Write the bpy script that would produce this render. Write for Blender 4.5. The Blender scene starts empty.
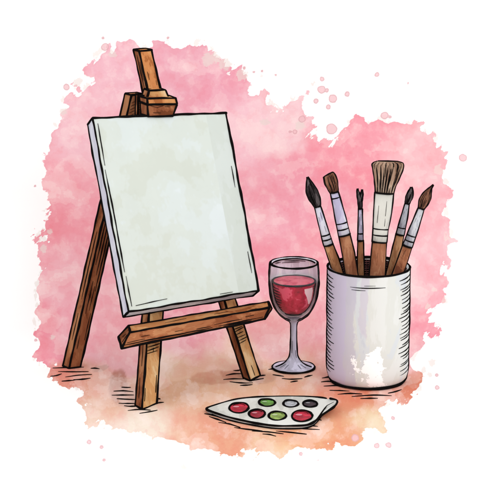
import bpy, math, random
import numpy as np
from mathutils import Vector as V
R = math.radians
random.seed(11)
sc = bpy.context.scene
COL = sc.collection

# ------------------------------------------------------------------ camera
FPX = 2222.0                      # focal length in pixels of a 500 px wide picture
PITCH = R(13.8)
D = 4.0
U = D / FPX                       # one picture pixel at the subject, in metres (1.8 mm)
el = PITCH + math.atan(140 / FPX)
CAM = V((0, -D * math.cos(el), D * math.sin(el)))
FW = V((0, math.cos(PITCH), -math.sin(PITCH)))
UP = V((0, math.sin(PITCH), math.cos(PITCH)))
cd = bpy.data.cameras.new('camera'); cam = bpy.data.objects.new('camera', cd); COL.objects.link(cam)
cam.location = CAM; cam.rotation_euler = (math.pi / 2 - PITCH, 0, 0)
cd.sensor_width = 36; cd.lens = FPX * 36 / 500; cd.clip_end = 100; cd.clip_start = .1
sc.camera = cam

def ray(px, py): return FW + V((1, 0, 0)) * ((px - 250) / FPX) - UP * ((py - 250) / FPX)
def on(p, P, n):
    d = ray(*p); return CAM + d * ((P - CAM).dot(n) / d.dot(n))
def flr(p, z=0.0): return on(p, V((0, 0, z)), V((0, 0, 1)))
def at_y(p, y): return on(p, V((0, y, 0)), V((0, 1, 0)))
def to_px(P):
    d = P - CAM; z = d.dot(FW)
    return (250 + FPX * d.x / z, 250 - FPX * d.dot(UP) / z)

# ------------------------------------------------------------------ materials
LUM = 1.22                        # how brightly a surface facing the light is lit
def lin(c, k=None):
    out = []
    for v in c:
        v /= 255.0
        v = v / 12.92 if v <= .04045 else ((v + .055) / 1.055) ** 2.4
        out.append(min(.93, v / (k or LUM)))
    return (*out, 1)

def newmat(name):
    m = bpy.data.materials.new(name); m.use_nodes = True
    nt = m.node_tree; b = nt.nodes['Principled BSDF']
    b.inputs['Roughness'].default_value = .95
    b.inputs['Specular IOR Level'].default_value = .05
    return m, nt, b

class N:
    """small node-writing helper"""
    def __init__(s, nt): s.nt = nt
    def new(s, t, **k):
        n = s.nt.nodes.new(t)
        for a, b in k.items(): setattr(n, a, b)
        return n
    def link(s, a, b): s.nt.links.new(a, b)
    def noise(s, vec, scale, detail=5, rough=.6, dist=0.0):
        n = s.new('ShaderNodeTexNoise')
        n.inputs['Scale'].default_value = scale; n.inputs['Detail'].default_value = detail
        n.inputs['Roughness'].default_value = rough; n.inputs['Distortion'].default_value = dist
        if vec is not None: s.link(vec, n.inputs['Vector'])
        return n.outputs['Fac']
    def mapping(s, vec, scale=(1, 1, 1), loc=(0, 0, 0), rot=(0, 0, 0)):
        n = s.new('ShaderNodeMapping'); n.inputs['Scale'].default_value = scale
        n.inputs['Location'].default_value = loc; n.inputs['Rotation'].default_value = rot
        s.link(vec, n.inputs['Vector']); return n.outputs['Vector']
    def ramp(s, fac, stops, mode='LINEAR'):
        n = s.new('ShaderNodeValToRGB'); cr = n.color_ramp; cr.interpolation = mode
        while len(cr.elements) > 1: cr.elements.remove(cr.elements[-1])
        cr.elements[0].position = stops[0][0]; cr.elements[0].color = stops[0][1]
        for p, c in stops[1:]:
            e = cr.elements.new(p); e.color = c
        s.link(fac, n.inputs['Fac']); return n.outputs['Color']
    def mix(s, fac, a, b, mode='MIX'):
        n = s.new('ShaderNodeMix', data_type='RGBA', blend_type=mode)
        for v, i in ((fac, 0), (a, 6), (b, 7)):
            if isinstance(v, (int, float, tuple)): n.inputs[i].default_value = v
            else: s.link(v, n.inputs[i])
        return n.outputs[2]
    def math(s, op, a, b=0.0, c=None):
        n = s.new('ShaderNodeMath', operation=op)
        for v, i in ((a, 0), (b, 1), (c, 2)):
            if v is None: continue
            if isinstance(v, (int, float)): n.inputs[i].default_value = v
            else: s.link(v, n.inputs[i])
        return n.outputs[0]
    def step(s, v, lo, hi):
        n = s.new('ShaderNodeMapRange', interpolation_type='SMOOTHSTEP')
        n.inputs['From Min'].default_value = lo; n.inputs['From Max'].default_value = hi
        s.link(v, n.inputs['Value']); return n.outputs[0]

def patches(cols, lo=.36, hi=.64, soft=.012):
    """ramp stops for watercolour patches: nearly flat areas with quick edges"""
    st = []; n = len(cols)
    for i, c in enumerate(cols):
        a = lo + (hi - lo) * i / n; b = lo + (hi - lo) * (i + 1) / n
        if i == 0: a = 0
        if i == n - 1: b = 1
        st.append((a + (soft if i else 0), c)); st.append((b - (soft if i < n - 1 else 0), c))
    return st

def wash(name, cols, scale=30, stretch=(1, 1, 1), rot=(0, 0, 0), dist=.4, loc=(0, 0, 0), fine=.10, lum=None):
    m, nt, b = newmat(name); n = N(nt)
    tc = n.new('ShaderNodeTexCoord').outputs['Object']
    mp = n.mapping(tc, stretch, loc, rot)
    f = n.noise(mp, scale, 5, .62, dist)
    c = n.ramp(f, patches([lin(x, lum) for x in cols]))
    f2 = n.noise(mp, scale * 3.1, 3, .6)
    g = n.ramp(f2, [(.35, (1 - fine,) * 3 + (1,)), (.46, (1, 1, 1, 1)), (.56, (1, 1, 1, 1)), (.66, (1 + fine,) * 3 + (1,))])
    c = n.mix(1.0, c, g, 'MULTIPLY')
    n.link(c, b.inputs['Base Color'])
    return m

INK, nt_, b_ = newmat('ink')
b_.inputs['Base Color'].default_value = (.006, .005, .005, 1); b_.inputs['Specular IOR Level'].default_value = 0
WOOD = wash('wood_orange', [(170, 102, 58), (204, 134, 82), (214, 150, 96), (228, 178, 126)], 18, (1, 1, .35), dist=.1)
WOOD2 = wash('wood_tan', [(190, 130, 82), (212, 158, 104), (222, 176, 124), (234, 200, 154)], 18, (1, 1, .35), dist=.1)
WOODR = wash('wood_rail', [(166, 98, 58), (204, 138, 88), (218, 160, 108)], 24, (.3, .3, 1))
WALNUT = wash('walnut_and_shade', [(112, 62, 38), (140, 82, 54), (156, 98, 66), (176, 120, 84)], 26, (1, 1, .35))  # dark wood, also put on beam side faces as painted shade
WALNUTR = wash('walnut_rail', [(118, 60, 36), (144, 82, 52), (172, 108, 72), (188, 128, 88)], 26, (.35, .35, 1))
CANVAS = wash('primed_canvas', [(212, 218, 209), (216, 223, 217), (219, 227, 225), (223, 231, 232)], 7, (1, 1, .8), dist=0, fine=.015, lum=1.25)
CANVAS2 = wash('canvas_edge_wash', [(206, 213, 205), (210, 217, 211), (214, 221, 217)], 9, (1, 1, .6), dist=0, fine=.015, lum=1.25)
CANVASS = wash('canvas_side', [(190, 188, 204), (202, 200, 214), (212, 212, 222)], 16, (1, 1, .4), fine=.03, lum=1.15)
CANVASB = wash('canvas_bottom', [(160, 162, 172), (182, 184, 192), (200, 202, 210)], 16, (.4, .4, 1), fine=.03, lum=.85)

def solid(name, c, rough=.9, lum=None):
    m, nt, b = newmat(name); b.inputs['Base Color'].default_value = lin(c, lum); b.inputs['Roughness'].default_value = rough
    return m

# ------------------------------------------------------------------ mesh builder
class MB:
    def __init__(s): s.v = []; s.f = []; s.m = []; s.sm = []; s.mats = []; s.attr = None
    def mi(s, m):
        if m not in s.mats: s.mats.append(m)
        return s.mats.index(m)
    def add(s, vs, fs, mat, smooth=False):
        o = len(s.v); s.v += [V(p) for p in vs]; k = s.mi(mat)
        for f in fs: s.f.append(tuple(i + o for i in f)); s.m.append(k); s.sm.append(smooth)
    def build(s, name, parent=None, origin=None, **props):
        org = V(origin) if origin is not None else (V(parent.location) if parent else V((0, 0, 0)))
        me = bpy.data.meshes.new(name)
        me.from_pydata([tuple(p - org) for p in s.v], [], s.f)
        for m in s.mats: me.materials.append(m)
        me.polygons.foreach_set('material_index', s.m); me.polygons.foreach_set('use_smooth', s.sm)
        me.update()
        o = bpy.data.objects.new(name, me); COL.objects.link(o)
        if parent: o.parent = parent
        else: o.location = org
        for k, v in props.items(): o[k] = v
        return o

def thing(name, loc, label, cat, group=None):
    o = bpy.data.objects.new(name, None); COL.objects.link(o); o.location = loc
    o.empty_display_size = .02; o['label'] = label; o['category'] = cat
    if group: o['group'] = group
    return o

def tube(mb, pts, rad, mat=INK, n=6, squash=1.0):
    pts = [V(p) for p in pts]
    vs = []; fs = []
    for i, p in enumerate(pts):
        t = (pts[min(i + 1, len(pts) - 1)] - pts[max(i - 1, 0)]).normalized()
        a = t.cross(V((0.13, 1, 0.21))); 
        if a.length < .05: a = t.cross(V((1, 0, 0)))
        a.normalize(); b = t.cross(a)
        r = rad[i]
        for k in range(n):
            w = 2 * math.pi * k / n
            vs.append(p + a * (math.cos(w) * r) + b * (math.sin(w) * r * squash))
    for i in range(len(pts) - 1):
        for k in range(n):
            k2 = (k + 1) % n
            fs.append((i * n + k, i * n + k2, (i + 1) * n + k2, (i + 1) * n + k))
    fs.append(tuple(range(n - 1, -1, -1))); fs.append(tuple((len(pts) - 1) * n + k for k in range(n)))
    mb.add(vs, fs, mat, True)

def resample(pts, step):
    out = [pts[0]]
    for a, b in zip(pts, pts[1:]):
        k = max(1, int((b - a).length / step))
        for i in range(1, k + 1): out.append(a.lerp(b, i / k))
    return out
def spline(pts, sub=6, closed=False):
    P = [V(p) for p in pts]; n = len(P); out = []
    rng = range(n if closed else n - 1)
    for i in rng:
        p0 = P[(i - 1) % n] if closed or i else P[0]; p1 = P[i]; p2 = P[(i + 1) % n]
        p3 = P[(i + 2) % n] if closed or i + 2 < n else P[-1]
        for k in range(sub):
            t = k / sub
            out.append(.5 * ((2 * p1) + (p2 - p0) * t + (2 * p0 - 5 * p1 + 4 * p2 - p3) * t * t + (3 * p1 - p0 - 3 * p2 + p3) * t ** 3))
    out.append(P[0] if closed else P[-1]); return out

def ink(mb, pts, w=2.2, taper=.15, wob=.25, closed=False):
    """a pen stroke laid along points: w = width in picture pixels"""
    w = w * 1.1; pts = resample([V(p) for p in pts], 3.0 * U)
    L = len(pts); ph = [random.uniform(0, 6.3) for _ in range(6)]
    out = []; rad = []
    for i, p in enumerate(pts):
        t = i / max(1, L - 1)
        o = V([(math.sin(i * .31 + ph[k]) * .6 + math.sin(i * .83 + ph[k + 3]) * .4) * wob * U for k in range(3)])
        if closed: o *= 0
        out.append(p + o)
        k = .5 * w * U * (1 + .16 * math.sin(i * .37 + ph[0]) + .10 * math.sin(i * 1.1 + ph[1]))
        if taper and not closed:
            e = min(t, 1 - t) * (L - 1) * 3 / max(3, 10 * taper * 6)
            k *= min(1, .35 + .65 * e)
        rad.append(k)
    tube(mb, out, rad)

def hexa(mb, c, mats, edges=True, w=2.2, skip=()):
    """c: 8 corners: front TL TR BR BL, back TL TR BR BL.  mats: front, back, left, right, top, bottom"""
    F = [(0, 3, 2, 1), (4, 5, 6, 7), (4, 7, 3, 0), (1, 2, 6, 5), (4, 0, 1, 5), (3, 7, 6, 2)]
    for f, m in zip(F, mats): mb.add([c[i] for i in f], [(0, 1, 2, 3)], m)
    if edges:
        E = [(0, 1), (1, 2), (2, 3), (3, 0), (4, 5), (5, 6), (6, 7), (7, 4), (0, 4), (1, 5), (2, 6), (3, 7)]
        for i, e in enumerate(E):
            if i in skip: continue
            ink(mb, [c[e[0]], c[e[1]]], w, taper=0)

def grow(poly, d):
    c = sum(poly, V((0, 0, 0))) / len(poly)
    return [p + (p - c).normalized() * d for p in poly]

def sweep(mb, axis, hw, flat, mat, n=20, cap=True):
    """body with elliptical sections along an axis lying in a plane y = const"""
    vs = []; fs = []; L = []; Rr = []
    for i, p in enumerate(axis):
        t = (axis[min(i + 1, len(axis) - 1)] - axis[max(i - 1, 0)]).normalized()
        s = t.cross(V((0, 1, 0))).normalized(); q = t.cross(s)
        f = flat[i] if isinstance(flat, (list, tuple)) else flat
        L.append(p - s * hw[i]); Rr.append(p + s * hw[i])
        for k in range(n):
            w = 2 * math.pi * k / n
            vs.append(p + s * (math.cos(w) * hw[i]) + q * (math.sin(w) * hw[i] * f))
    m = len(axis)
    for i in range(m - 1):
        for k in range(n):
            k2 = (k + 1) % n; fs.append((i * n + k, (i + 1) * n + k, (i + 1) * n + k2, i * n + k2))
    if cap: fs.append(tuple(range(n))); fs.append(tuple((m - 1) * n + k for k in range(n - 1, -1, -1)))
    mb.add(vs, fs, mat, True)
    return L, Rr

def lathe(mb, c, prof, mat, n=64, closed=False):
    vs = []; fs = []
    for r, z in prof:
        for k in range(n):
            a = 2 * math.pi * k / n; vs.append((c.x + r * math.cos(a), c.y + r * math.sin(a), c.z + z))
    for i in range(len(prof) - 1):
        for k in range(n):
            k2 = (k + 1) % n; fs.append((i * n + k, i * n + k2, (i + 1) * n + k2, (i + 1) * n + k))
    mb.add(vs, fs, mat, True)

def ring(mb, c, r, z, w=2.2, a0=0, a1=360, taper=0):
    pts = [V((c.x + r * math.cos(R(a)), c.y + r * math.sin(R(a)), c.z + z)) for a in np.linspace(a0, a1, max(4, int(abs(a1 - a0) / 6) + 1))]
    ink(mb, pts, w, taper, wob=.15, closed=(abs(a1 - a0) == 360))

# ------------------------------------------------------------------ the paper: floor and backdrop
OUT = [(86,72),(94,58),(108,50),(113,60),(121,46),(128,50),(133,44),(152,47),(160,42),(172,44),(184,45),(200,42),(212,50),(218,60),(226,68),(240,70),
 (246,82),(252,96),(268,94),(262,108),(282,108),(290,100),(308,92),(300,108),(292,118),(308,122),(314,130),(312,142),(318,150),(332,142),(344,132),(350,120),(358,118),(366,124),(380,120),
 (396,124),(410,122),(424,128),(434,134),(438,146),(444,158),(444,176),(449,190),(444,206),(448,222),(452,238),(447,256),(440,268),
 (447,280),(440,292),(446,300),(434,308),(430,318),(436,328),(428,334),(424,344),(414,352),(408,362),(412,374),(422,380),(418,392),(404,398),(390,402),(380,410),(384,424),(377,432),
 (362,432),(352,442),(326,446),(300,451),(276,453),(250,451),(240,455),(226,452),(212,450),(200,446),(186,444),(168,437),(152,436),(138,432),(122,428),(106,424),(90,422),
 (87,412),(91,404),(82,398),(86,392),(78,388),(62,382),(54,376),(56,368),(46,366),(38,358),(42,346),(37,334),(42,322),(38,310),(43,298),(37,286),(43,274),(48,262),(38,254),(42,240),
 (35,236),(46,226),(52,214),(48,200),(44,186),(48,172),(46,156),(52,142),(58,126),(64,116),(68,106),(62,100),(78,94),(74,84),(84,88),(96,80)]
SPLAT = [(105,47,4),(103,38,1.4),(66.5,87,3.2),(168,38,1.6),(327,90,2.2),(322,79,2.4),(321.5,89.5,4),(316,101,2.6),(333,98.5,4.2),(328.5,107,2.6),(347,94,2.6),
 (377,74.5,2.4),(408,83,1),(384.5,115.5,3.8),(390,117,1.6),(331.5,129,5.5),(302,119,3.6),(295,132,2.4),(290,132,1.6),(276,75,1.2),(463,158,4),(450.5,205,1.2),(461,388-3,0),(437,387.5,2.4),(473-24,374,0),
 (436.5,375,1.8),(393,418,2),(355,438,3.8),(377,445.5,2.8),(388.5,445,3),(301,454,2),(89,442,2.4),(101.5,447,2),(104,460,1.8),(318,460,1),(36,340,1.6),(35,186,1.3),(262,71,1.5),(244,68,1.6),(254,72,1.2)]
GREY = [(63,112,4),(113,54,4),(78,82,5),(300,125,5),(184+24,60,6),(265,122,4),(245,68,2),(262,77,2),(313,84,2),(444,300,4),(434,290,3),(184,468,3),(183,474,2),(52,338,2),(44,250,5),(50,232,4),(438,170,5),(446,182,4),(446,236,5),(428,306,3),(455,360-100,0),(424,370,3),(432,362,4),(430,374,3),(225,64,6),(242,75,6),(216,58,5)]
# pigment washed in, patch by patch: x, y, colour, reach
PIG = [(80,120,(240,178,192),38),(60,200,(240,158,172),30),(52,215,(234,138,152),16),(45,320,(236,136,150),16),(75,290,(240,165,178),30),(100,330,(238,168,176),28),
 (120,70,(238,172,188),30),(180,75,(234,160,178),34),(215,90,(236,156,176),24),(250,130,(244,186,200),34),(290,130,(242,190,200),24),(270,110,(244,196,204),18),
 (250,210,(240,168,184),34),(245,260,(238,150,168),22),(290,200,(238,158,176),34),(300,170,(238,150,168),22),(340,150,(242,152,168),26),(370,140,(240,150,166),26),(420,150,(246,176,186),26),
 (430,210,(243,168,180),24),(440,250,(246,184,194),18),(420,280,(242,168,180),24),(415,320,(240,160,172),18),(408,350,(238,178,182),14),(330,310,(236,158,168),26),(300,330,(236,166,168),22),
 (330,240,(238,156,170),26),(180,335,(232,150,162),22),(205,350,(234,164,170),12),(115,350,(236,172,172),18),(60,350,(238,150,160),14),(280,340,(236,168,168),20),(175,322,(230,146,160),14),
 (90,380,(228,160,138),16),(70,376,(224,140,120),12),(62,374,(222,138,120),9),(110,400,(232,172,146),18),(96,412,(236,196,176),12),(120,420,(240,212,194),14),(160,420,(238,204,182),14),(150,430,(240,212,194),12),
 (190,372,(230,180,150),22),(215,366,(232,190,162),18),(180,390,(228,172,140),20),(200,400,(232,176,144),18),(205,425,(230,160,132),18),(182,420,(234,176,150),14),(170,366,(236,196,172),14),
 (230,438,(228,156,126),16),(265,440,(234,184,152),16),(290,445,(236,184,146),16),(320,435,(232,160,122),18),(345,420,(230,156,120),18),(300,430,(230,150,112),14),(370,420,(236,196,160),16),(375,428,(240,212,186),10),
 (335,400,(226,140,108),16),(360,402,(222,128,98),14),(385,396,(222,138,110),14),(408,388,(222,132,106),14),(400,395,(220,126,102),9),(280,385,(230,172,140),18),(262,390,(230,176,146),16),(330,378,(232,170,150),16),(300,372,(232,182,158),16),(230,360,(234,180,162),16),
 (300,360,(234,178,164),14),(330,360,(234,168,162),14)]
# shadow blobs painted beside the easel feet, plus pigment blooms: x, y, rx, ry, tilt, colour, strength
SHADOW_BLOOM = [(118,385,9,17,12,(180,112,92),.7),(126,400,14,7,0,(196,130,104),.45),(100,369,9,4,-8,(176,128,110),.5),(180,388,34,7,-14,(214,158,128),.55),(215,378,26,7,-4,(202,138,110),.55),(236,374,14,5,0,(184,122,98),.5),
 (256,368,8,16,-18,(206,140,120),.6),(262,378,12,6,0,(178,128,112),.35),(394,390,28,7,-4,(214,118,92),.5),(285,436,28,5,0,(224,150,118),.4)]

def polysdf(px, py, poly):
    P = np.array(poly, float); d = np.full(px.shape, 1e9); ins = np.zeros(px.shape, bool)
    for i in range(len(P)):
        a = P[i]; b = P[(i + 1) % len(P)]; e = b - a
        t = np.clip(((px - a[0]) * e[0] + (py - a[1]) * e[1]) / (e @ e), 0, 1)
        d = np.minimum(d, np.hypot(px - a[0] - t * e[0], py - a[1] - t * e[1]))
        c = ((a[1] > py) != (b[1] > py)) & (px < (b[0] - a[0]) * (py - a[1]) / (b[1] - a[1] + 1e-12) + a[0])
        ins ^= c
    return np.where(ins, d, -d)
_rs = np.random.RandomState(4)
def vnoise(x, y, s, seed=0):
    """smooth value noise on arrays"""
    g = np.random.RandomState(seed).rand(256, 256)
    x = x / s + 50; y = y / s + 50; xi = np.floor(x).astype(int); yi = np.floor(y).astype(int)
    fx = x - xi; fy = y - yi; fx = fx * fx * (3 - 2 * fx); fy = fy * fy * (3 - 2 * fy)
    G = lambda a, b: g[a % 256, b % 256]
    return (G(xi, yi) * (1 - fx) + G(xi + 1, yi) * fx) * (1 - fy) + (G(xi, yi + 1) * (1 - fx) + G(xi + 1, yi + 1) * fx) * fy
def fbm(x, y, s, seed=0): return sum(vnoise(x, y, s / 2 ** k, seed + k) * .5 ** k for k in range(4)) / 1.875

PAPER, nt, bs = newmat('watercolour_paper'); n = N(nt)
uv = n.new('ShaderNodeAttribute', attribute_name='wash_uv').outputs['Vector']
sdf = n.new('ShaderNodeAttribute', attribute_name='wash_edge').outputs['Fac']
spl = n.new('ShaderNodeAttribute', attribute_name='wash_drop').outputs['Fac']
gry = n.new('ShaderNodeAttribute', attribute_name='wash_grey').outputs['Fac']
pig = n.new('ShaderNodeAttribute', attribute_name='pigment').outputs['Color']
e1 = n.noise(uv, 5.5, 6, .50, .25)                     # ragged edge
e1 = n.math('MULTIPLY', n.math('SUBTRACT', e1, .5), 34.0)
e3 = n.noise(n.mapping(n.mapping(uv, rot=(0, 0, .75)), (.9, 2.4, 1)), 8, 4, .55, .15)
e3 = n.math('MULTIPLY', n.math('SUBTRACT', e3, .52), n.math('MULTIPLY', n.step(n.noise(n.mapping(uv, (1, 1, 1), (5, 5, 0)), 1.3, 2, .5), .42, .60), 27.0))
d = n.math('ADD', n.math('ADD', n.math('ADD', sdf, 1.6), e1), e3)
m1 = n.step(d, -.35, .35)
d2 = n.math('ADD', spl, n.math('MULTIPLY', n.math('SUBTRACT', n.noise(uv, 22, 3, .5), .5), 2.2))
m2 = n.step(d2, -.3, .3)
rim2 = n.math('SUBTRACT', m2, n.step(d2, .5, 1.3))
e2 = n.noise(n.mapping(uv, (1.4, 1, 1), (3, 7, 0)), 7, 7, .64, .3)
d3 = n.math('ADD', n.math('MULTIPLY', n.math('SUBTRACT', e2, .68), 50.0), n.math('MINIMUM', n.math('MULTIPLY', n.math('ADD', sdf, 9.0), .8), n.math('SUBTRACT', 9.0, n.math('MULTIPLY', sdf, .9))))
m3 = n.step(d3, -.4, .6)
d4 = n.math('ADD', gry, n.math('MULTIPLY', n.math('SUBTRACT', n.noise(uv, 16, 5, .7), .52), 14.0))
m4 = n.step(d4, -.4, .5)
# pigment mottling: big pools, then small patches, dried with quick edges
G = lambda v: (v, v, v, 1)
p1 = n.ramp(n.noise(n.mapping(uv, (1, 1.15, 1), (1.7, 4.1, 0)), 1.7, 6, .56, .0), patches([G(0), G(.22), G(.5), G(.74), G(1)], .34, .66, .006))
p2 = n.ramp(n.noise(n.mapping(uv, (1.1, 1, 1), (9.7, 2.1, 0)), 6.0, 4, .58, .0), patches([G(.05), G(.35), G(.5), G(.66), G(.9)], .34, .66, .006))
p3 = n.ramp(n.noise(uv, 60, 3, .6), [(.3, (.985, .985, .985, 1)), (.7, (1.015, 1.015, 1.015, 1))])
wc = pig
for pp, kd, kl in ((p1, .34, .40), (p2, .26, .26)):
    dk = n.math('MULTIPLY', n.math('MAXIMUM', n.math('SUBTRACT', .5, pp), 0.0), 2 * kd)
    lg = n.math('MULTIPLY', n.math('MAXIMUM', n.math('SUBTRACT', pp, .5), 0.0), 2 * kl)
    wc = n.mix(dk, wc, n.mix(1.0, wc, (.97, .62, .66, 1), 'MULTIPLY'))
    wc = n.mix(lg, wc, (.90, .77, .74, 1))
wc = n.mix(1.0, wc, p3, 'MULTIPLY')
# pigment that pooled along the dried rim
pool = n.math('SUBTRACT', n.step(d, 0, .8), n.step(d, 1.6, 3.2))
wc = n.mix(n.math('MULTIPLY', pool, .25), wc, n.mix(1.0, wc, (.93, .80, .82, 1), 'MULTIPLY'))
WHITE = (.93, .93, .93, 1)
c = n.mix(n.math('MULTIPLY', m3, .55), WHITE, lin((236, 226, 220), 1.12))
c = n.mix(m1, c, wc)
gin = n.math('MULTIPLY', m4, .6)
c = n.mix(gin, c, lin((232, 220, 214), 1.12))
c = n.mix(n.math('MULTIPLY', m2, .8), c, lin((232, 190, 196), 1.05))
c = n.mix(n.math('MULTIPLY', rim2, .4), c, lin((196, 140, 146), 1.05))
n.link(c, bs.inputs['Base Color']); bs.inputs['Roughness'].default_value = 1; bs.inputs['Specular IOR Level'].default_value = 0

PL = 1.04
YW = flr((250, 296)).y           # where the paper turns up into the backdrop
RC = .22                         # radius of the turn
def sheet(rows, name):
    """rows: points (y, z) of the profile; the sheet is swept along x"""
    xs = sorted(set([-6, -3, -1.5, -.8, -.6] + list(np.arange(-.46, .461, 1.55 * U)) + [.6, .8, 1.5, 3, 6]))
    nx = len(xs); ny = len(rows)
    X = np.array([[x for x in xs] for _ in rows]); Y = np.array([[r[0]] * nx for r in rows]); Z = np.array([[r[1]] * nx for r in rows])
    dx = X - CAM.x; dy = Y - CAM.y; dz = Z - CAM.z
    zz = dy * FW.y + dz * FW.z; zz = np.where(zz < .5, .5, zz)
    px = 250 + FPX * dx / zz; py = 250 - FPX * (dy * UP.y + dz * UP.z) / zz
    s = polysdf(px, py, OUT)
    sp = np.full(px.shape, -30.0)
    for a, b, r in SPLAT:
        if r: sp = np.maximum(sp, r - np.hypot(px - a, (py - b) * 1.02))
    gr = np.full(px.shape, -30.0)
    for a, b, r in GREY:
        if r: gr = np.maximum(gr, r - np.hypot(px - a, py - b))
    wx = px + (fbm(px, py, 26, 3) - .5) * 30; wy = py + (fbm(px, py, 26, 9) - .5) * 22
    acc = np.zeros(px.shape + (3,)); ws = np.full(px.shape, 1e-9)
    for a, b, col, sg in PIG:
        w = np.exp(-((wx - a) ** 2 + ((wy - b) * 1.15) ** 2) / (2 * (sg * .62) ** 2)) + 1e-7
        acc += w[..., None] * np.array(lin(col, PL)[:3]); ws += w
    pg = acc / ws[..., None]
    for a, b, rx, ry, tl, col, st in SHADOW_BLOOM:
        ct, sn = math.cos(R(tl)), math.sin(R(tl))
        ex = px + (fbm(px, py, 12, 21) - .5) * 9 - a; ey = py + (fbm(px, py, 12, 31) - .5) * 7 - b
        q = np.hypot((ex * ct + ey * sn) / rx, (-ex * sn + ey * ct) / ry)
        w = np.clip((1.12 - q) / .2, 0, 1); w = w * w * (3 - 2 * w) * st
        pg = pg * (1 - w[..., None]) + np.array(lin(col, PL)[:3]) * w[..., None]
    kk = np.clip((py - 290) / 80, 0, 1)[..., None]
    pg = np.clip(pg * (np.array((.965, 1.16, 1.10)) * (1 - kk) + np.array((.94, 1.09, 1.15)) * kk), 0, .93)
    me = bpy.data.meshes.new(name)
    vs = np.stack([X, Y, Z], -1).reshape(-1, 3)
    idx = np.arange(nx * ny).reshape(ny, nx)
    fs = np.stack([idx[:-1, :-1], idx[:-1, 1:], idx[1:, 1:], idx[1:, :-1]], -1).reshape(-1, 4)
    mb = MB(); mb.v = [V(p) for p in vs]; mb.f = [tuple(map(int, f)) for f in fs]; mb.mi(PAPER)
    mb.m = [0] * len(mb.f); mb.sm = [True] * len(mb.f)
    nv = len(vs)
    return mb, (nv, np.stack([px / 100, py / 100, px * 0], -1).reshape(-1, 3), s.reshape(-1), sp.reshape(-1), gr.reshape(-1), pg.reshape(-1, 3))
def put_attrs(o, data):
    nv, uvw, s, sp, gr, pg = data; me = o.data; tot = len(me.vertices); pad = tot - nv
    def A(nm, ty, key, arr):
        a = me.attributes.new(nm, ty, 'POINT')
        arr = np.concatenate([arr, np.zeros((pad,) + arr.shape[1:])]) if pad else arr
        a.data.foreach_set(key, arr.astype(np.float32).ravel())
    A('wash_uv', 'FLOAT_VECTOR', 'vector', uvw); A('wash_edge', 'FLOAT', 'value', s); A('wash_drop', 'FLOAT', 'value', sp); A('wash_grey', 'FLOAT', 'value', gr)
    A('pigment', 'FLOAT_COLOR', 'color', np.concatenate([pg, np.ones((len(pg), 1))], 1))

ys = [-8, -4, -2, -1.2] + list(np.arange(flr((250, 482)).y, YW - RC, 1.3 * U / math.sin(R(17))))
rowsF = [(y, 0) for y in ys] + [(YW - RC, 0)]
rowsB = [(YW - RC + RC * math.sin(a), RC - RC * math.cos(a)) for a in np.linspace(0, math.pi / 2, 22)]
rowsB += [(YW, z) for z in np.arange(RC + 1.5 * U, .80, 1.5 * U)] + [(YW, 1.2), (YW, 3)]
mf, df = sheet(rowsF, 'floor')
# pen hatching that inks shadows on the paper around what stands on it
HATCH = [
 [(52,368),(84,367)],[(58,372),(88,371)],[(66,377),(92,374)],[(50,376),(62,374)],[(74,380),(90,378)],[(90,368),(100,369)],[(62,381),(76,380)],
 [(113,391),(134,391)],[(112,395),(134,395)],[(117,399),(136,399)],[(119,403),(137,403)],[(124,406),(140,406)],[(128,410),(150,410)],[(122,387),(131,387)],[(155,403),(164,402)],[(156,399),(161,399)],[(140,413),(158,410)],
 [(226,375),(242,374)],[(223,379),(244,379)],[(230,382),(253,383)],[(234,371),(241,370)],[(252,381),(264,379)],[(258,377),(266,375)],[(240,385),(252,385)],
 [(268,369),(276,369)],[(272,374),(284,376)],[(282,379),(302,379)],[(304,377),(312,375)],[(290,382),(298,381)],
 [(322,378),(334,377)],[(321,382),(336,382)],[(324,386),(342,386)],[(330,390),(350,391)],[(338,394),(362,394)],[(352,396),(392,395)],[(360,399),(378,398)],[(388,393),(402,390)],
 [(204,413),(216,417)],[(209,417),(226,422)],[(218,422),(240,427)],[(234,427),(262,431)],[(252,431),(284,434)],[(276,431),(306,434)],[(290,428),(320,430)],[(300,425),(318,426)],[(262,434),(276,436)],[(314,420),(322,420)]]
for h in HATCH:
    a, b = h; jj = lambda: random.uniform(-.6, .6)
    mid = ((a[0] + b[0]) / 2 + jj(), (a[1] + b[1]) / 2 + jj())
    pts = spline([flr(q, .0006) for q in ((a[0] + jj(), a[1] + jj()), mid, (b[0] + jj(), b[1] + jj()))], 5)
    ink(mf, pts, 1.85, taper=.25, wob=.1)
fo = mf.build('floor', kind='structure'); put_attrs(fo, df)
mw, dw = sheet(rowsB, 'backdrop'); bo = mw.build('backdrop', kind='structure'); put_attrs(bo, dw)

# ------------------------------------------------------------------ easel
PSI = R(28); T = R(24)
A = V((math.cos(PSI), math.sin(PSI), 0)); BK = V((-math.sin(PSI), math.cos(PSI), 0)); Z = V((0, 0, 1))
NRM = -BK * math.cos(T) + Z * math.sin(T)            # front normal of the leaning plane
FL = flr((143, 409))
P0 = FL + BK * (4 * U)
def ep(p, off=0.0): return on(p, P0 + NRM * (off * U), NRM)     # a point of the leaning plane, off = in front
easel = thing('easel', flr((180, 392)), 'brown wooden A-frame easel on three splayed legs holding the blank canvas', 'easel')

def beam(name, botpx, top, mats, k=1.0, extra=None, w=2.1):
    """leg cut off flat on the floor; botpx: front L, front R, back R, back L"""
    b = [flr(p, .0008) for p in botpx]; c = sum(b, V((0, 0, 0))) / 4
    t = [top + (p - c) * k for p in b]
    mb = MB(); hexa(mb, [t[0], t[1], b[1], b[0], t[3], t[2], b[2], b[3]], mats, w=w)
    if extra: extra(mb, t, b)
    return mb.build(name, easel)

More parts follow.
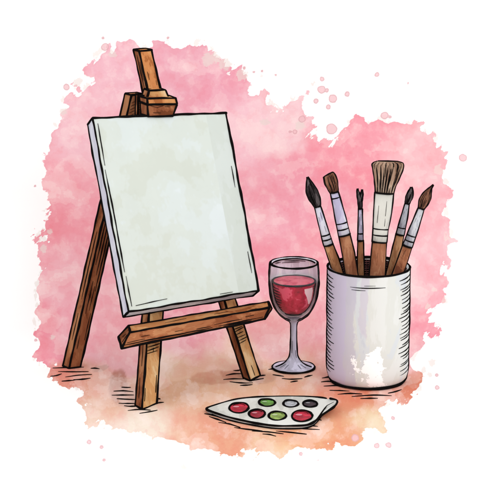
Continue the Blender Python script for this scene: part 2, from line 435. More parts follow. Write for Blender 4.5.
apex = ep((166.7, 122), -24)
def strokes_on(mb, a, b, c, d, lines, w=1.5, out=1.6):
    """pen lines on the quad a b c d (TL TR BR BL); lines in (u, v) of the quad"""
    nn = (b - a).cross(d - a).normalized()
    if nn.dot(CAM - a) < 0: nn = -nn
    for L in lines:
        pts = [(a.lerp(b, u)).lerp(d.lerp(c, u), v) + nn * (out * .2 * U) for u, v in L]
        ink(mb, pts, w, taper=.3, wob=.15)
def legL(mb, t, b):
    L = [[(.06, v), (random.uniform(.75, .98), v + random.uniform(-.002, .004))] for v in (.752, .760, .770, .779, .790, .803, .812)]  # short pen lines that draw shade under the ledge
    L += [[(.12, .93), (.12, .975)], [(.85, .90), (.86, .96)], [(.5, .80), (.5, .815)]]
    strokes_on(mb, t[0], t[1], b[1], b[0], L)
    strokes_on(mb, t[3], t[0], b[0], b[3], [[(.5, .78), (.5, .86)], [(.4, .90), (.45, .97)]], 1.0)
beam('leg', [(142, 409.5), (156.5, 403.5), (150, 400), (135.5, 405.5)], apex, [WOOD2, WOOD2, WALNUT, WALNUT, WOOD, WOOD], 1, legL)  # side faces coloured darker than the front, shade painted in
def legR(mb, t, b):
    L = [[(.06, v), (random.uniform(.75, .98), v + random.uniform(-.002, .004))] for v in (.80, .81, .822, .834, .846, .857)]  # pen lines inked as the ledge's shade on this leg
    L += [[(.5, .95), (.52, .99)]]
    strokes_on(mb, t[0], t[1], b[1], b[0], L)
beam('leg', [(250.5, 381), (260, 375.5), (253, 373), (243.5, 378)], ep((169, 122), -27), [WOOD2, WOOD2, WALNUT, WALNUT, WOOD, WOOD], 1, legR)  # same darker side colour standing in for shade
def legB(mb, t, b):
    L = [[(.25, .45), (.27, .62)], [(.5, .40), (.52, .66)], [(.75, .47), (.76, .72)], [(.35, .68), (.36, .80)], [(.62, .70), (.62, .79)], [(.8, .80), (.8, .9)], [(.3, .88), (.3, .93)]]
    strokes_on(mb, t[0], t[1], b[1], b[0], L, 1.1)
    strokes_on(mb, t[3], t[0], b[0], b[3], [[(.5, .5), (.5, .75)], [(.5, .8), (.5, .9)]], 1)
    L = [[(.15, v), (.9, v - .012)] for v in np.arange(.03, .11, .012)]
    strokes_on(mb, t[0], t[1], b[1], b[0], L, 1.0)
ytop = ep((134, 94.5), -34)
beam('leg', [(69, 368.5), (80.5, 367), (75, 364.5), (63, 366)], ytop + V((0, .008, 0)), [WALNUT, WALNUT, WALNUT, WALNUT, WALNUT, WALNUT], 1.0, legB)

# mast: stands up above the canvas and runs down behind it
mb = MB()
thk = -NRM * (15 * U)
tl, tr = ep((139, 51), 0), ep((151.6, 50), 0)
sl = .225
br_, bl_ = ep((151.6 + 235 * sl, 285), 0), ep((139 + 235 * sl, 286), 0)
bkv = BK * (13 * U) + V((0, 0, -.4 * U))
hexa(mb, [tl, tr, br_, bl_, tl + bkv, tr + bkv, br_ + bkv, bl_ + bkv], [WOOD, WOOD, WALNUT, WOOD, WOOD, WOOD])  # left face gets the dark colour as painted shade
strokes_on(mb, tl + bkv, tl, bl_, bl_ + bkv, [[(.45, .02), (.45, .17)], [(.7, .05), (.7, .13)]], 1.0)
strokes_on(mb, tl, tr, br_, bl_, [[(.28, .09), (.28, .125)], [(.8, .13), (.8, .15)]], 1.0)
mb.build('mast', easel)

# clamp: a low top piece and a wider jaw in front of the mast
mb = MB()
def block(pts, off, dep, mats, w=2.0, mbx=None):
    f = [ep(p, off) for p in pts]; bkk = BK * (dep * U)
    c = f + [p + bkk for p in f]
    hexa(mbx or mb, c, mats, w=w); return c
block([(149, 90.5), (165.5, 90), (169.5, 99), (146.5, 99)], 9, 11, [WOOD2, WOOD, WALNUT, WOOD, WOOD, WOOD])  # clamp's left ends darkened by colour, as shade
c1 = block([(147, 98.5), (175.5, 98), (177, 104), (147.5, 104.5)], 18, 17, [WOOD, WOOD, WALNUT, WOOD, WOOD, WOOD])
c2 = block([(147.5, 104.8), (176.8, 104.3), (173, 116), (148, 116.5)], 17.6, 16, [WALNUT, WALNUT, WALNUT, WOOD, WOOD, WOOD])
strokes_on(mb, *c2[:4], [[(.1, .1), (.35, .25)], [(.35, .25), (.55, .12)], [(.6, .2), (.8, .22)], [(.2, .7), (.5, .72)]], 1.1)
mb.build('clamp', easel)

# small hinge block that ties the rear leg to the mast
mb = MB(); f = [ep(p, -18) for p in ((138, 94.5), (147, 94), (148, 116), (137.5, 116))]
hexa(mb, f + [p + BK * (5 * U) for p in f], [WALNUT] * 6, w=1.8)
strokes_on(mb, *f, [[(.1, v), (.8, v - .06)] for v in np.arange(.10, .97, .085)], 1.4)
mb.build('hinge', easel)

# ledge under the canvas: narrow on top, its face sloping out towards the foot
mb = MB()
tbL, tbR = ep((128.8, 326), 2), ep((268.3, 301.8), 2)
TF = [ep((130, 332.4), 15), ep((269.6, 307.6), 15)]
BF = [ep((121.6, 348.4), 21), ep((264.6, 319.2), 21)]
BB = [ep((118.4, 337), 1), ep((271.5, 309.2), 1)]
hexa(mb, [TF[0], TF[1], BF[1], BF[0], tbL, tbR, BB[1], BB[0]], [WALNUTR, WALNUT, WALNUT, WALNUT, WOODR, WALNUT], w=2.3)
fr = (TF[0], TF[1], BF[1], BF[0])
strokes_on(mb, *fr, [[(.0, .82), (.3, .80), (.62, .84)], [(.66, .80), (.98, .78)], [(.02, .70), (.14, .66)], [(.10, .45), (.16, .44)], [(.34, .55), (.40, .55)], [(.62, .62), (.82, .58)], [(.84, .45), (.9, .44)], [(.5, .7), (.6, .69)], [(.7, .9), (.9, .88)]], 1.2)
strokes_on(mb, tbL, TF[0], BF[0], BB[0], [[(.5, .35), (.35, .7)], [(.75, .3), (.7, .8)]], 1.3)
strokes_on(mb, tbL, tbR, TF[1], TF[0], [[(.25, .5), (.4, .45)], [(.6, .5), (.7, .5)]], .9)
mb.build('ledge', easel)

# ------------------------------------------------------------------ canvas
mb = MB()
TH = 16
f = [ep(p, TH) for p in ((92.5, 118), (226, 112.8), (258.6, 290.5), (128.5, 312))]
tv = -NRM * (TH * U) + V((0, 0, -2.2 * U))
bks = [p + tv for p in f]
bks = [b + A * (1.2 * U if i in (0, 3) else 1.0 * U) for i, b in enumerate(bks)]
sp_ = .845
ft, fb = f[0].lerp(f[1], sp_), f[3].lerp(f[2], sp_)
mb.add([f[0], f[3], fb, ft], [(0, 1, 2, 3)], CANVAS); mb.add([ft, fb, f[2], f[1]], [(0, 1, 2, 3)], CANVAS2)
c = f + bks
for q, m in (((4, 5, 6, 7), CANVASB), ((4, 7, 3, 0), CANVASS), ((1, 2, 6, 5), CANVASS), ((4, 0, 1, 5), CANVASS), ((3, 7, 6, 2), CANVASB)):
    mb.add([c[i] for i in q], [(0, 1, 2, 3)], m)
for e, w in (((0, 1), 2.3), ((1, 2), 2.4), ((2, 3), 1.9), ((3, 0), 1.8), ((4, 5), 1.6), ((5, 6), 1.6), ((6, 7), 2.3), ((7, 4), 2.3), ((0, 4), 2.2), ((1, 5), 2.2), ((2, 6), 2.2), ((3, 7), 2.0)):
    ink(mb, [c[e[0]], c[e[1]]], w, taper=0, wob=.4)
strokes_on(mb, *f, [[(.03, .03), (.026, .25)], [(.022, .27), (.026, .55), (.024, .8)], [(.03, .82), (.03, .975)], [(.06, .975), (.30, .965)], [(.97, .78), (.972, .90)], [(.70, .985), (.80, .985)], [(.965, .3), (.965, .42)]], 1.3)
mb.build('canvas', origin=f[3].lerp(f[2], .5), label='blank pale grey-green stretched canvas leaning on the wooden easel above its ledge', category='canvas')

# ------------------------------------------------------------------ jar
JC = flr((367.3, 379.5)); JR = 41 * U
CER, nt, bs = newmat('glazed_ceramic'); n = N(nt)
tc = n.new('ShaderNodeTexCoord').outputs['Object']
mp = n.mapping(tc, (1, 1, .38))
base = n.ramp(n.noise(mp, 14, 6, .62, .8), patches([lin((212, 216, 224)), lin((221, 225, 228)), lin((227, 228, 223)), lin((233, 234, 231))], .36, .64, .01))
# lavender shading painted down the jar's left side, with a wavy edge
sx = n.new('ShaderNodeSeparateXYZ'); n.link(tc, sx.inputs[0])
ed = n.math('ADD', sx.outputs[0], n.math('MULTIPLY', n.math('SUBTRACT', n.noise(n.mapping(tc, (1, 1, .5)), 22, 5, .65, .3), .5), .042))
l1 = n.math('SUBTRACT', 1.0, n.step(ed, -.047, -.042)); l2 = n.math('SUBTRACT', 1.0, n.step(ed, -.029, -.0255))
l3 = n.math('MULTIPLY', n.step(ed, -.0205, -.018), n.math('SUBTRACT', 1.0, n.step(ed, -.006, -.004)))
l3 = n.math('MULTIPLY', l3, n.step(n.math('ADD', sx.outputs[2], n.math('MULTIPLY', ed, .6)), .09, .10))
cc = n.mix(n.math('MULTIPLY', l3, .55), base, lin((212, 200, 216)))
cc = n.mix(n.math('MULTIPLY', l2, .75), cc, lin((206, 200, 216)))
cc = n.mix(n.math('MULTIPLY', l1, .8), cc, lin((192, 184, 208), 1.0))
# broken white patch low on the front
wz = n.math('ADD', n.math('MULTIPLY', n.math('SUBTRACT', n.noise(tc, 42, 6, .64, .0), .50), .20),
            n.math('SUBTRACT', .023, n.new('ShaderNodeVectorMath', operation='LENGTH').outputs['Value']))
vl = [x for x in nt.nodes if x.type == 'VECT_MATH'][0]
n.link(n.mapping(tc, (1, .25, 1), (-.004, .018, -.044)), vl.inputs[0])
cc = n.mix(n.step(wz, -.001, .002), cc, (.93, .93, .93, 1))
n.link(cc, bs.inputs['Base Color']); bs.inputs['Roughness'].default_value = .6; bs.inputs['Specular IOR Level'].default_value = .15
JIN = wash('jar_inside', [(96, 60, 62), (128, 84, 84), (150, 104, 102)], 30, lum=1.0)
mb = MB()
JH = 118 * U
prof = [(0, .002), (JR * .78, .002), (JR * .9, .0035), (JR * .965, .009), (JR * .995, .017), (JR, .028), (JR, JH * .5), (JR, JH - .006), (JR * 1.012, JH - .003), (JR * 1.005, JH), (JR * .95, JH), (JR * .935, JH - .004)]
lathe(mb, JC, prof, CER, 96)
lathe(mb, JC, [(JR * .935, JH - .004), (JR * .93, JH * .5), (JR * .93, .012), (0, .012)], JIN, 96)
# rim and base pen lines
ring(mb, JC, JR * 1.006, JH, 2.3); ring(mb, JC, JR * .95, JH - .0005, 1.6, 20, 160)
ring(mb, JC, JR * .93, .0035, 2.6, 200, 340)
def jp(az, z, k=1.0):
    rr = JR
    if z < .028: rr = JR * (0.90 + .10 * math.sqrt(max(0, min(1, (z - .002) / .026))))
    return V((JC.x + rr * k * math.sin(R(az)), JC.y - rr * k * math.cos(R(az)), JC.z + z))
azl = -math.degrees(math.atan2(JC.x - CAM.x, JC.y - CAM.y))     # outline meridians as the artist inked them
for s in (-1, 1):
    az = s * 89 - azl * -1 * 0 + azl * 1.0
    ink(mb, [jp(az, z) for z in np.linspace(.012, JH, 30)], 2.3, 0)
    ink(mb, spline([jp(az, .014), jp(az - s * 8, .006), jp(az - s * 22, .003), jp(az - s * 40, .002)], 5), 2.3, 0)
for i in range(27):                                             # short curved hatches inked as shading down both sides
    z = JH - .012 - i * (JH - .024) / 27 + random.uniform(-.0006, .0006)
    a1 = -90 + random.uniform(24, 36); ink(mb, [jp(a + azl, z - .0004 * k, 1.002) for k, a in enumerate(np.linspace(-88, a1, 7))], 1.7, .3, .08)
    z += random.uniform(-.002, .002)
    a1 = 90 - random.uniform(30, 42); ink(mb, [jp(a + azl, z - .0004 * k, 1.002) for k, a in enumerate(np.linspace(88, a1, 7))], 1.7, .3, .08)
ink(mb, [jp(a + azl, JH - .021, 1.002) for a in np.linspace(-26, 24, 12)], 1.2, .3, .1)
ink(mb, [jp(a + azl, JH - .0255, 1.002) for a in np.linspace(-24, -4, 7)], 1.2, .3, .1)
ink(mb, [jp(a + azl, JH - .017, 1.002) for a in np.linspace(-6, 10, 6)], .9, .3, .1)
for k in range(4): ink(mb, [jp(a + azl, .010 + k * .004, 1.002) for a in np.linspace(34 + k * 5, 60 + k * 3, 6)], 1.2, .3, .1)
for k in range(3): ink(mb, [jp(a + azl, .008 + k * .0035, 1.002) for a in np.linspace(-64, -44 - k * 4, 6)], 1.1, .3, .1)
# hatching on the inside of the back wall
for a in np.arange(-70, 71, 4.2):
    aa = 180 + a + azl
    L_ = .030 if abs(a) < 14 else .016
    for z0 in np.arange(JH - .005, JH - L_ - .012, -.0042):
        p, q = jp(aa - 1.6, z0, .925), jp(aa + 1.6, z0 - .0004, .925); ink(mb, [p, q], 1.1, 0, 0)
mb.build('brush_jar', origin=JC, label='tall white ceramic jar with hatched sides holding six paint brushes', category='jar')

# ------------------------------------------------------------------ brushes
HAND = wash('brush_wood', [(112, 64, 46), (142, 88, 62), (160, 104, 76), (178, 124, 92)], 40, (1, 1, .3))
HAND2 = wash('brush_wood_light', [(150, 98, 66), (172, 118, 82), (192, 142, 104)], 40, (1, 1, .3))
FER = wash('ferrule_metal', [(182, 176, 204), (200, 194, 218), (220, 218, 230)], 40, (1, 1, .25), fine=.04)
FERW = wash('ferrule_cream', [(196, 192, 186), (216, 214, 206), (232, 230, 224)], 30, (1, 1, .2), fine=.04)
BLK = wash('bristle_black', [(34, 30, 32), (52, 46, 48), (92, 84, 86)], 60, (1, 1, .3))
BRN = wash('bristle_brown', [(92, 60, 48), (122, 82, 64), (146, 104, 84)], 50, (1, 1, .25))
TAUPE = wash('bristle_taupe', [(138, 106, 88), (164, 134, 114), (184, 158, 138)], 40, (1, 1, .2))
FERG = wash('ferrule_grey', [(150, 148, 160), (180, 180, 190), (204, 204, 210)], 40, (1, 1, .3), fine=.04)

def brush(label, off, bris, ferr, crimps, hand, flats, mats, hairs, fork=False):
    """bris / ferr / hand: (x, y, half width) in picture pixels down the axis, on the plane y = jar centre + off"""
    y = JC.y + off * U
    def ax(rows): return [at_y((a, b), y) for a, b, c in rows], [c * U for a, b, c in rows]
    def dense(rows, sub=5):
        q = spline([V(r) for r in rows], sub); return [(p.x, p.y, max(.15, p.z)) for p in q]
    # run the handle on down into the jar
    (xa, ya, wa), (xb, yb, wb) = hand[0], hand[-1]
    base_z = 0.0145
    k = 1.0; s = (xb - xa) / (yb - ya)
    ye = yb
    while at_y((xb + s * (ye - yb), ye), y).z > base_z: ye += .5
    hand = hand + [(xb + s * (ye - yb), ye, wb * .8)]
    t = thing('paint_brush', at_y(hand[-1][:2], y), label, 'paint brush', 'paint brushes standing in the jar')
    mb = MB(); p, w = ax(hand); L, Q = sweep(mb, p, w, flats[2], mats[2])
    cut = 2 if len(p) > 2 else 1
    for S in (L, Q): ink(mb, S, 1.9, 0, .15)
    e = (p[-1] - p[0]).normalized(); sd = e.cross(V((0, 1, 0))).normalized()
    vis = (p[-2] - p[0]).length
    for _ in range(3 + int(w[0] / U)):
        u0 = random.uniform(.1, .7) * vis; o = random.uniform(-.6, .6) * w[0]
        fy = -math.sqrt(max(0, 1 - (o / w[0]) ** 2)) * w[0] * flats[2]
        a_ = p[0] + e * u0 + sd * o + V((0, fy, 0)); ink(mb, [a_, a_ + e * random.uniform(3, 9) * U], .8, .3, .1)
    mb.build('handle', t)
    mb = MB(); p, w = ax(ferr); L, Q = sweep(mb, p, w, flats[1], mats[1])
    for S in (L, Q): ink(mb, S, 1.9, 0, .15)
    def band(mb, a, wd, fl, lw=1.5, full=True):
        e = (p[-1] - p[0]).normalized(); sd = e.cross(V((0, 1, 0))).normalized(); q = e.cross(sd)
        pts = [a + sd * (math.cos(w_) * wd) + q * (math.sin(w_) * wd * fl) for w_ in np.linspace(0, 2 * math.pi, 25)]
        ink(mb, pts, lw, 0, 0, closed=True)
    tot = (p[-1] - p[0])
    for c in [0.0] + crimps + [1.0]:
        wd = np.interp(c, np.linspace(0, 1, len(w)), w); band(mb, p[0] + tot * c, wd * 1.02, flats[1], 1.3 if 0 < c < 1 else 1.7)
    e = tot.normalized(); sd = e.cross(V((0, 1, 0))).normalized()
    for u0, u1, o in ((.15, .45, .35), (.25, .6, -.5), (.5, .66, .4)):
        wd = np.interp(u0, np.linspace(0, 1, len(w)), w); fy = -math.sqrt(1 - o * o) * wd * flats[1]
        ink(mb, [p[0] + tot * u0 + sd * o * wd + V((0, fy, 0)), p[0] + tot * u1 + sd * o * wd + V((0, fy, 0))], .9, .3, .05)
    mb.build('ferrule', t)
    mb = MB()
    for rows in (bris if fork else [bris]):
        rr = dense(rows); p, w = ax(rr); L, Q = sweep(mb, p, w, flats[0], mats[0])
        for S in (L, Q): ink(mb, S, 1.7, 0, .12)
        if w[0] > 1.5 * U: ink(mb, [L[0], p[0] + V((0, -.3 * w[0] * flats[0], .6 * U)), Q[0]], 1.7, 0, .1)
        for hk in range(hairs):
            o = -.88 + 1.76 * ((hk * .618034) % 1); i1 = len(p) - 1; i0 = random.randint(int(len(p) * .25), int(len(p) * .85))
            if hk % 3 == 0: i1 = random.randint(len(p) // 3, int(len(p) * .7)); i0 = random.randint(1, 3)
            pts = []
            for i in range(i0, i1 + 1):
                tt = (p[min(i + 1, len(p) - 1)] - p[max(i - 1, 0)]).normalized(); s_ = tt.cross(V((0, 1, 0))).normalized()
                fy = -math.sqrt(max(0, 1 - o * o)) * w[i] * (flats[0] if not isinstance(flats[0], list) else .3)
                pts.append(p[i] + s_ * (o * w[i]) + V((0, fy, 0)))
            if len(pts) > 1: ink(mb, pts, random.uniform(.6, 1.1), .35, .05)
    mb.build('bristles', t)
    return t

brush('round brush with pointed black bristles and lavender ferrule leaning furthest left in the jar', 2,
      [(307.4, 177, .3), (308.8, 182, 2.2), (311, 189, 4.9), (313.6, 196, 5.6), (316, 202, 4.4), (317.6, 207, 2.6)],
      [(317.5, 206.5, 2.7), (323.5, 228, 3.7), (328.4, 244.8, 4.4)], [.74, .86], [(328.3, 244.6, 4.3), (334, 260, 4.6), (338.2, 274, 4.9)], (.9, .9, .9), (BLK, FER, HAND2), 9)
brush('flat brush with short blunt brown bristles and crimped silver ferrule, second from left in jar', -10,
      [(328.6, 174.6, 4.6), (329.2, 176, 5.6), (331, 182, 6.2), (333, 188, 5.0), (334.3, 192.5, 3.8)],
      [(334.2, 192.3, 3.6), (336, 199, 3.9), (340.5, 218, 5.0), (344.4, 235, 5.6)], [.13, .72, .86], [(344.3, 234.8, 5.2), (348.5, 254, 5.8), (351.6, 274, 5.9)], (.55, .75, .8), (BRN, FER, HAND), 12)
brush('thinnest brush with small forked black tip standing upright near the jar centre', 12,
      [[(357.6, 188.5, .3), (358.2, 193, 1.1), (359.4, 198.5, 1.7), (360.1, 204, 1.9), (360.3, 209, 1.5)], [(362.2, 189.5, .3), (361.8, 194, 1.0), (361, 198.5, 1.2), (360.6, 203, 1.2)]],
      [(360.3, 208.7, 1.6), (360.4, 226, 2.1), (360.5, 240.5, 2.6)], [.78], [(360.5, 240.3, 2.5), (360.6, 258, 2.9), (360.8, 274, 3.1)], (.9, .9, .9), (BLK, FER, HAND2), 3, fork=True)
brush('largest brush with broad flared taupe bristles and wide cream ferrule', -20,
      [(388.0, 161.5, 10.0), (387.95, 162.8, 14.0), (387.88, 165, 15.4), (387.4, 170, 14.4), (386.4, 178, 12.2), (385.2, 186, 10.0), (384.5, 192.8, 8.9)],
      [(384.2, 192.8, 8.9), (382.6, 212, 8.6), (380.6, 230, 7.3), (379.4, 242, 7.0)], [.73, .86], [(379.4, 241.8, 6.7), (378.3, 258, 7.2), (377.2, 275, 7.6)], (.33, .5, .6), (TAUPE, FERW, HAND), 30)
brush('small round brush with slim dark teardrop bristles, just right of the largest brush', 22,
      [(411.2, 187, .3), (411, 190.5, 1.8), (409.6, 196, 3.3), (408, 200.5, 2.6), (407.1, 203.8, 1.8)],
      [(407.1, 203.5, 1.9), (404, 218, 3.0), (400, 234.5, 3.9)], [.78], [(400, 234.3, 3.8), (396, 252, 4.2), (390.6, 274, 4.4)], (.9, .9, .9), (BLK, FERG, HAND2), 5)
brush('round brush with wispy curved brown tip and grey banded ferrule leaning furthest right', -20,
      [(433.6, 184.6, .3), (431, 187.6, .9), (428.6, 191.5, 2.6), (425.8, 197.5, 4.9), (423.4, 203, 4.6), (421.2, 208.6, 2.6)],
      [(421.2, 208.4, 2.7), (414.5, 227, 3.8), (407.4, 246, 4.6)], [.72, .86], [(407.4, 245.8, 4.5), (403, 259, 4.8), (397.8, 273.6, 5.0)], (.9, .9, .9), (BRN, FERG, HAND), 9)

# ------------------------------------------------------------------ wine glass
GC = flr((293.5, 368.2))
def glassmat(name, c, alpha, back):
    m, nt, b = newmat(name); n = N(nt)
    b.inputs['Roughness'].default_value = .3; b.inputs['Specular IOR Level'].default_value = .06
    tc = n.new('ShaderNodeTexCoord').outputs['Object']
    f = n.noise(n.mapping(tc, (1, 1, .3)), 40, 4, .6, .5)
    cc = n.ramp(f, patches([lin(tuple(v * .9 for v in c), .78), lin(c, .78), lin(tuple(min(255, v * 1.12) for v in c), .78)], .38, .62, .02))
    n.link(cc, b.inputs['Base Color'])
    sp = n.new('ShaderNodeSeparateXYZ'); n.link(tc, sp.inputs[0])      # frosted far side, clearer near side
    mr = n.new('ShaderNodeMapRange'); n.link(sp.outputs[1], mr.inputs['Value'])
    mr.inputs['From Min'].default_value = -.004; mr.inputs['From Max'].default_value = .012
    mr.inputs['To Min'].default_value = alpha; mr.inputs['To Max'].default_value = back
    n.link(mr.outputs[0], b.inputs['Alpha'])
    return m
GLU = glassmat('glass_lavender', (206, 204, 216), .10, .88)
GLL = glassmat('glass_clear', (222, 220, 232), .03, .92)
GLS = glassmat('glass_stem', (174, 173, 190), .86, .95)
glass = thing('wine_glass', GC, 'stemmed wine glass half filled with red wine between easel and jar', 'wine glass')
GH = 112 * U
def prof_at(prof, z):
    return float(np.interp(z, [q[1] for q in prof], [q[0] for q in prof]))
bowl = [(3.2, 49), (5.0, 51), (9.5, 53.5), (14.5, 57.5), (19, 64), (22.4, 72), (24.3, 82), (25.2, 90), (25.2, 98), (24.8, 106), (24.0, 112)]
q = spline([V((r, z, 0)) for r, z in bowl], 4); bowl = [(p.x * U, p.y * U) for p in q]
zl = 93 * U                                            # wine level
mb = MB()
up = [b for b in bowl if b[1] >= zl]; lo = [b for b in bowl if b[1] < zl] + [up[0]]
lathe(mb, GC, lo, GLL, 72); lathe(mb, GC, up, GLU, 72)
lathe(mb, GC, [(up[-1][0], up[-1][1]), (up[-1][0] * .97, up[-1][1] + .3 * U), (up[-1][0] * .93, up[-1][1] - .6 * U)], GLU, 72)
ring(mb, GC, 24.2 * U, GH, 2.0); ring(mb, GC, 22.0 * U, GH - 1.2 * U, 1.4, 15, 200)
azg = -math.degrees(math.atan2(GC.x - CAM.x, GC.y - CAM.y))
def gp(az, z, prof, k=1.0, rr=None):
    r = (rr if rr is not None else prof_at(prof, z)) * k
    return V((GC.x + r * math.sin(R(az)), GC.y - r * math.cos(R(az)), GC.z + z))
for s in (-1, 1):
    ink(mb, [gp(s * 89 + azg, z, bowl) for z in [b[1] for b in bowl[2:]]], 2.2, 0, .15)
# glints and short pen lines on the far rim
for z0, a0, a1 in ((GH - 3.4 * U, 150, 205), (GH - 5 * U, 165, 212), (GH - 4.2 * U, 215, 235)):
    ink(mb, [gp(a + azg, z0, bowl, .95) for a in np.linspace(a0, a1, 8)], 1.1, .3, .1)
mb.build('bowl', glass)
stem = [(21.6, .6), (21.8, 1.6), (19, 2.6), (13, 4.2), (8, 7.5), (4.3, 12.5), (3.2, 20), (2.8, 31), (2.8, 41), (3.2, 48), (5.2, 51.2), (8.5, 52.8)]
q = spline([V((r, z, 0)) for r, z in stem], 4); stem = [(p.x * U, p.y * U) for p in q]
iS = next(i for i, b in enumerate(stem) if b[1] > 7.5 * U)
mb = MB(); lathe(mb, GC, stem[iS:], GLS, 40)
for s in (-1, 1): ink(mb, [gp(s * 89 + azg, z, None, 1, r) for r, z in stem[iS:]], 2.0, 0, .1)
ink(mb, [gp(-30 + azg, z * U, stem, 1.02) for z in (17, 24, 30)], 1.0, .3, .05)
ink(mb, [gp(40 + azg, z * U, stem, 1.02) for z in (12, 16, 20)], 1.0, .3, .05)
mb.build('stem', glass)
mb = MB(); lathe(mb, GC, [(0, .5 * U), (20 * U, .5 * U)] + stem[:iS + 1], GLS, 64)
ring(mb, GC, 21.8 * U, 1.3 * U, 2.1)
for s in (-1, 1):
    ink(mb, [gp(s * (88 - 12 * (1 - i / iS)) + azg, z, None, 1.0, r) for i, (r, z) in enumerate(stem[iS - 9:iS + 1])], 1.8, 0, .1)
for a in (-58, -34, 30, 52): ink(mb, [gp(a + azg, 3.4 * U, None, 1.01, 16 * U), gp(a * .9 + azg, 6.2 * U, None, 1.03, 9.6 * U)], 1.1, .3, .05)
mb.build('foot', glass)
# wine
WINE, nt, bs = newmat('red_wine'); n = N(nt)
tc = n.new('ShaderNodeTexCoord').outputs['Object']
f = n.noise(n.mapping(tc, (1, 1, 1), (.2, .1, .3)), 34, 4, .55, .0)
n.link(n.ramp(f, patches([lin((120, 6, 28), .95), lin((150, 10, 38), .95), lin((172, 24, 52), .95), lin((204, 74, 96), .95)], .38, .66, .012)), bs.inputs['Base Color'])
bs.inputs['Roughness'].default_value = .4; bs.inputs['Specular IOR Level'].default_value = .1
WTOP = wash('wine_surface', [(196, 66, 88), (216, 98, 114), (216, 106, 120)], 40, lum=.95)
wp = [(.01, 57.5), (6, 58.5), (11.5, 61.8), (15.8, 67.5), (18.8, 74.5), (20.4, 82), (21.3, 90), (21.5, 93)]
q = spline([V((r, z, 0)) for r, z in wp], 4); wp = [(p.x * U, p.y * U) for p in q]
mb = MB(); lathe(mb, GC, wp, WINE, 72); lathe(mb, GC, [(wp[-1][0], zl), (0, zl)], WTOP, 72)
ring(mb, GC, 21.8 * U, zl, 1.9)
for s in (-1, 1): ink(mb, [gp(s * 88 + azg, z, wp, 1.01) for z in [w_[1] for w_ in wp[4:]]], 1.7, 0, .1)
ink(mb, [gp(a + azg, 59.2 * U, None, 1, 8.6 * U) for a in np.linspace(-95, 95, 14)], 1.7, 0, .1)
for i in range(9):
    z = (88 - i * 3.0) * U; ink(mb, [gp(a + azg, z, wp, 1.012) for a in np.linspace(-84, -44 + random.uniform(-8, 14) - i * 1.5, 6)], 1.7, .3, .05)
for i in range(3):
    z = (89 - i * 2.6) * U; ink(mb, [gp(a + azg, z, wp, 1.012) for a in np.linspace(84, 66 + i * 4, 4)], 1.1, .3, .05)
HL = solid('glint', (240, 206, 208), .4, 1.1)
# pale highlight painted on the wine's right side
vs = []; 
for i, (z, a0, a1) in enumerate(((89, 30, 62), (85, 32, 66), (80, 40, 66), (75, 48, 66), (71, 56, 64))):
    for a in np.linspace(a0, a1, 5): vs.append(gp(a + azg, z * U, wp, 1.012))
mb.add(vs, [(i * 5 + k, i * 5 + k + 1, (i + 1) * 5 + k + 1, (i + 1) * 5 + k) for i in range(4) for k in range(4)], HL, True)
mb.build('wine', origin=GC + V((0, 0, 54 * U)), label='red wine filling the lower bowl of the stemmed glass', category='wine')

# ------------------------------------------------------------------ palette
PAL = wash('palette_white', [(206, 206, 200), (222, 222, 216), (232, 232, 228)], 16, (1, .4, 1), fine=.03)
PALE = wash('palette_edge', [(190, 190, 188), (206, 206, 204)], 16)
pc = flr((268, 408))
pal = thing('palette', pc, 'small pointed white paint palette with seven paint wells lying on the floor', 'palette')
out = [(206.5, 408.5), (216, 404.8), (227, 401.5), (242, 398.6), (258, 397.2), (275, 396.4), (292, 396.2), (308, 396.8), (320, 397.8), (328, 399.5), (328, 404), (324, 410), (319, 417), (313, 422.5), (305, 425.2), (290, 426), (275, 425.6), (262, 424), (250, 421.8), (236, 419), (222, 415.2), (212, 411.6)]
q = spline([V((a, b, 0)) for a, b in out], 4, closed=True)[:-1]
zt = 3.4 * U
top = [flr((p.x, p.y), zt) for p in q]; bot = [V((p.x, p.y, .0012)) for p in top]
mb = MB(); nn = len(top)
cx = sum(top, V((0, 0, 0))) / nn
mb.add(top + [cx], [(i, nn, (i + 1) % nn) for i in range(nn)], PAL)
mb.add(bot, [tuple(range(nn))], PAL)
mb.add(top + bot, [(i, (i + 1) % nn, nn + (i + 1) % nn, nn + i) for i in range(nn)], PALE)
ks = [i for i in range(nn) if q[i].x > 325.5 and 399 < q[i].y < 414]
ink(mb, [top[(ks[-1] + 1 + i) % nn] for i in range(nn - len(ks))], 2.1, 0, .25)
ink(mb, [bot[i] for i in range(nn) if q[i].y > 411], 1.5, 0, .2)
mb.build('board', pal)
# right-hand corner curls up off the floor
mb = MB()
inner = [(325, 398.6), (327.5, 400.5), (327, 404.5), (323, 410), (318, 416.5)]
outer = [((330, 398.6), 6), ((337, 400.2), 9), ((335.8, 405), 10), ((328, 411), 8), ((318.8, 417), 3.6)]
I = spline([flr(p, zt) for p in inner], 5); O = spline([flr(p, z * U) for p, z in outer], 5)
m_ = len(I); vs = []
for k in range(5):
    t = k / 4
    for a, b in zip(I, O):
        p = a.lerp(b, t); p.z = a.z + (b.z - a.z) * t ** 1.6; vs.append(p)
mb.add(vs, [(k * m_ + i, k * m_ + i + 1, (k + 1) * m_ + i + 1, (k + 1) * m_ + i) for k in range(4) for i in range(m_ - 1)], PAL, True)
mb.add([p + V((0, 0, -1.4 * U)) for p in vs], [(k * m_ + i, (k + 1) * m_ + i, (k + 1) * m_ + i + 1, k * m_ + i + 1) for k in range(4) for i in range(m_ - 1)], PALE, True)
ink(mb, O, 2.0, 0, .15); ink(mb, [flr((334, 402), 9 * U), flr((327, 405.5), 5 * U), flr((322, 411.5), 4.2 * U)], 1.5, .3, .1)
mb.build('curled_corner', pal)
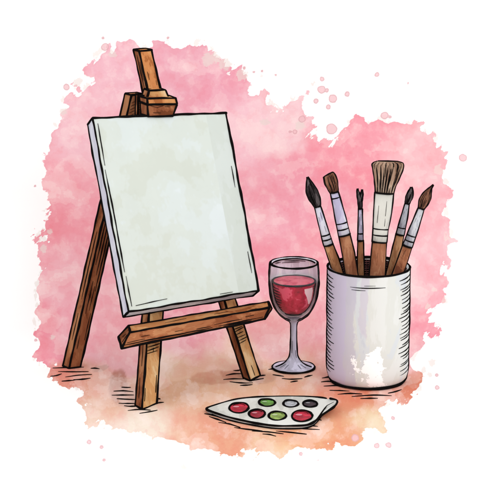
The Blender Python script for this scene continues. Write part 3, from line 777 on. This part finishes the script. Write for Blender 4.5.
DAUB = [('red', (239, 408), 10, 5.2, (206, 34, 60)), ('crimson', (257, 414), 8.4, 4.4, (184, 26, 54)), ('green', (267, 402.8), 8.4, 3.9, (92, 160, 60)), ('light green', (277.3, 416), 8.8, 4.4, (146, 178, 84)),
        ('red', (302, 416.2), 10.4, 5.6, (204, 28, 58)), ('pale grey', (290.7, 403.8), 7.6, 3.7, (176, 182, 188)), ('black', (310, 404), 7.2, 3.6, (50, 52, 58))]
for nm, (a, b), rx, ry, colr in DAUB:
    colr = tuple(v * .9 for v in colr); m = wash('paint_' + nm.replace(' ', '_'), [tuple(v * .86 for v in colr), colr, tuple(min(255, v * 1.12 + 14) for v in colr)], 60)
    m.node_tree.nodes['Principled BSDF'].inputs['Roughness'].default_value = .45
    m.node_tree.nodes['Principled BSDF'].inputs['Specular IOR Level'].default_value = .25
    mb = MB(); c0 = flr((a, b), zt); vs = []; K = 28; rings = 5
    RX = rx * .93 * U; RY = ry * .93 * U / math.sin(R(17.2))
    rot = random.uniform(-.05, .05)
    for j in range(rings):
        t = j / rings
        for k in range(K):
            w = 2 * math.pi * k / K + rot
            wv = 1 + .03 * math.sin(2 * w + a) + .02 * math.sin(3 * w + b)
            vs.append(c0 + V((RX * (1 - t) * math.cos(w) * wv, RY * (1 - t) * math.sin(w) * wv, 0.5 * U * math.sin(t * math.pi / 2) + .0002)))
    vs.append(c0 + V((0, 0, 0.5 * U + .0002)))
    fs = [(j * K + k, j * K + (k + 1) % K, (j + 1) * K + (k + 1) % K, (j + 1) * K + k) for j in range(rings - 1) for k in range(K)]
    fs += [((rings - 1) * K + k, (rings - 1) * K + (k + 1) % K, rings * K) for k in range(K)]
    mb.add(vs, fs, m, True)
    ink(mb, vs[:K] + [vs[0]], 2.2, 0, 0, closed=True)
    # inner rim line and a pale disc painted as a highlight
    ink(mb, [c0 + V((RX * .74 * math.cos(w), RY * .70 * math.sin(w), 0.8 * U)) for w in np.linspace(.5, 2.6, 8)], 1.1, .3, .05)
    g = [c0 + V((RX * (-.30 + .34 * math.cos(w)), RY * (.12 + .16 * math.sin(w)), 0.85 * U)) for w in np.linspace(0, 2 * math.pi, 10)[:-1]]
    mb.add(g, [tuple(range(9))], solid('painted_glint', tuple(min(255, v * .5 + 128) for v in colr), .4))
    mb.build('paint_well', pal, label=nm + ' paint in an oval well')

# ------------------------------------------------------------------ light
w = bpy.data.worlds.new('World'); sc.world = w; w.use_nodes = True
w.node_tree.nodes['Background'].inputs['Color'].default_value = (1, .995, .985, 1)
w.node_tree.nodes['Background'].inputs['Strength'].default_value = 1.0
ld = bpy.data.lights.new('studio_lamp', 'AREA'); ld.shape = 'DISK'; ld.size = 1.6; ld.energy = 36; ld.color = (1, .985, .965)
lo_ = bpy.data.objects.new('studio_lamp', ld); COL.objects.link(lo_)
lo_.location = (1.15, -2.9, 2.4); lo_.rotation_euler = (V((0, .1, .15)) - V(lo_.location)).to_track_quat('-Z', 'Y').to_euler()
vs_ = sc.view_settings; vs_.view_transform = 'Standard'; vs_.look = 'None'; vs_.exposure = .19; vs_.gamma = 1
sc.render.resolution_x = sc.render.resolution_y = 1024
sc.render.engine = 'CYCLES'; sc.cycles.transparent_max_bounces = 24
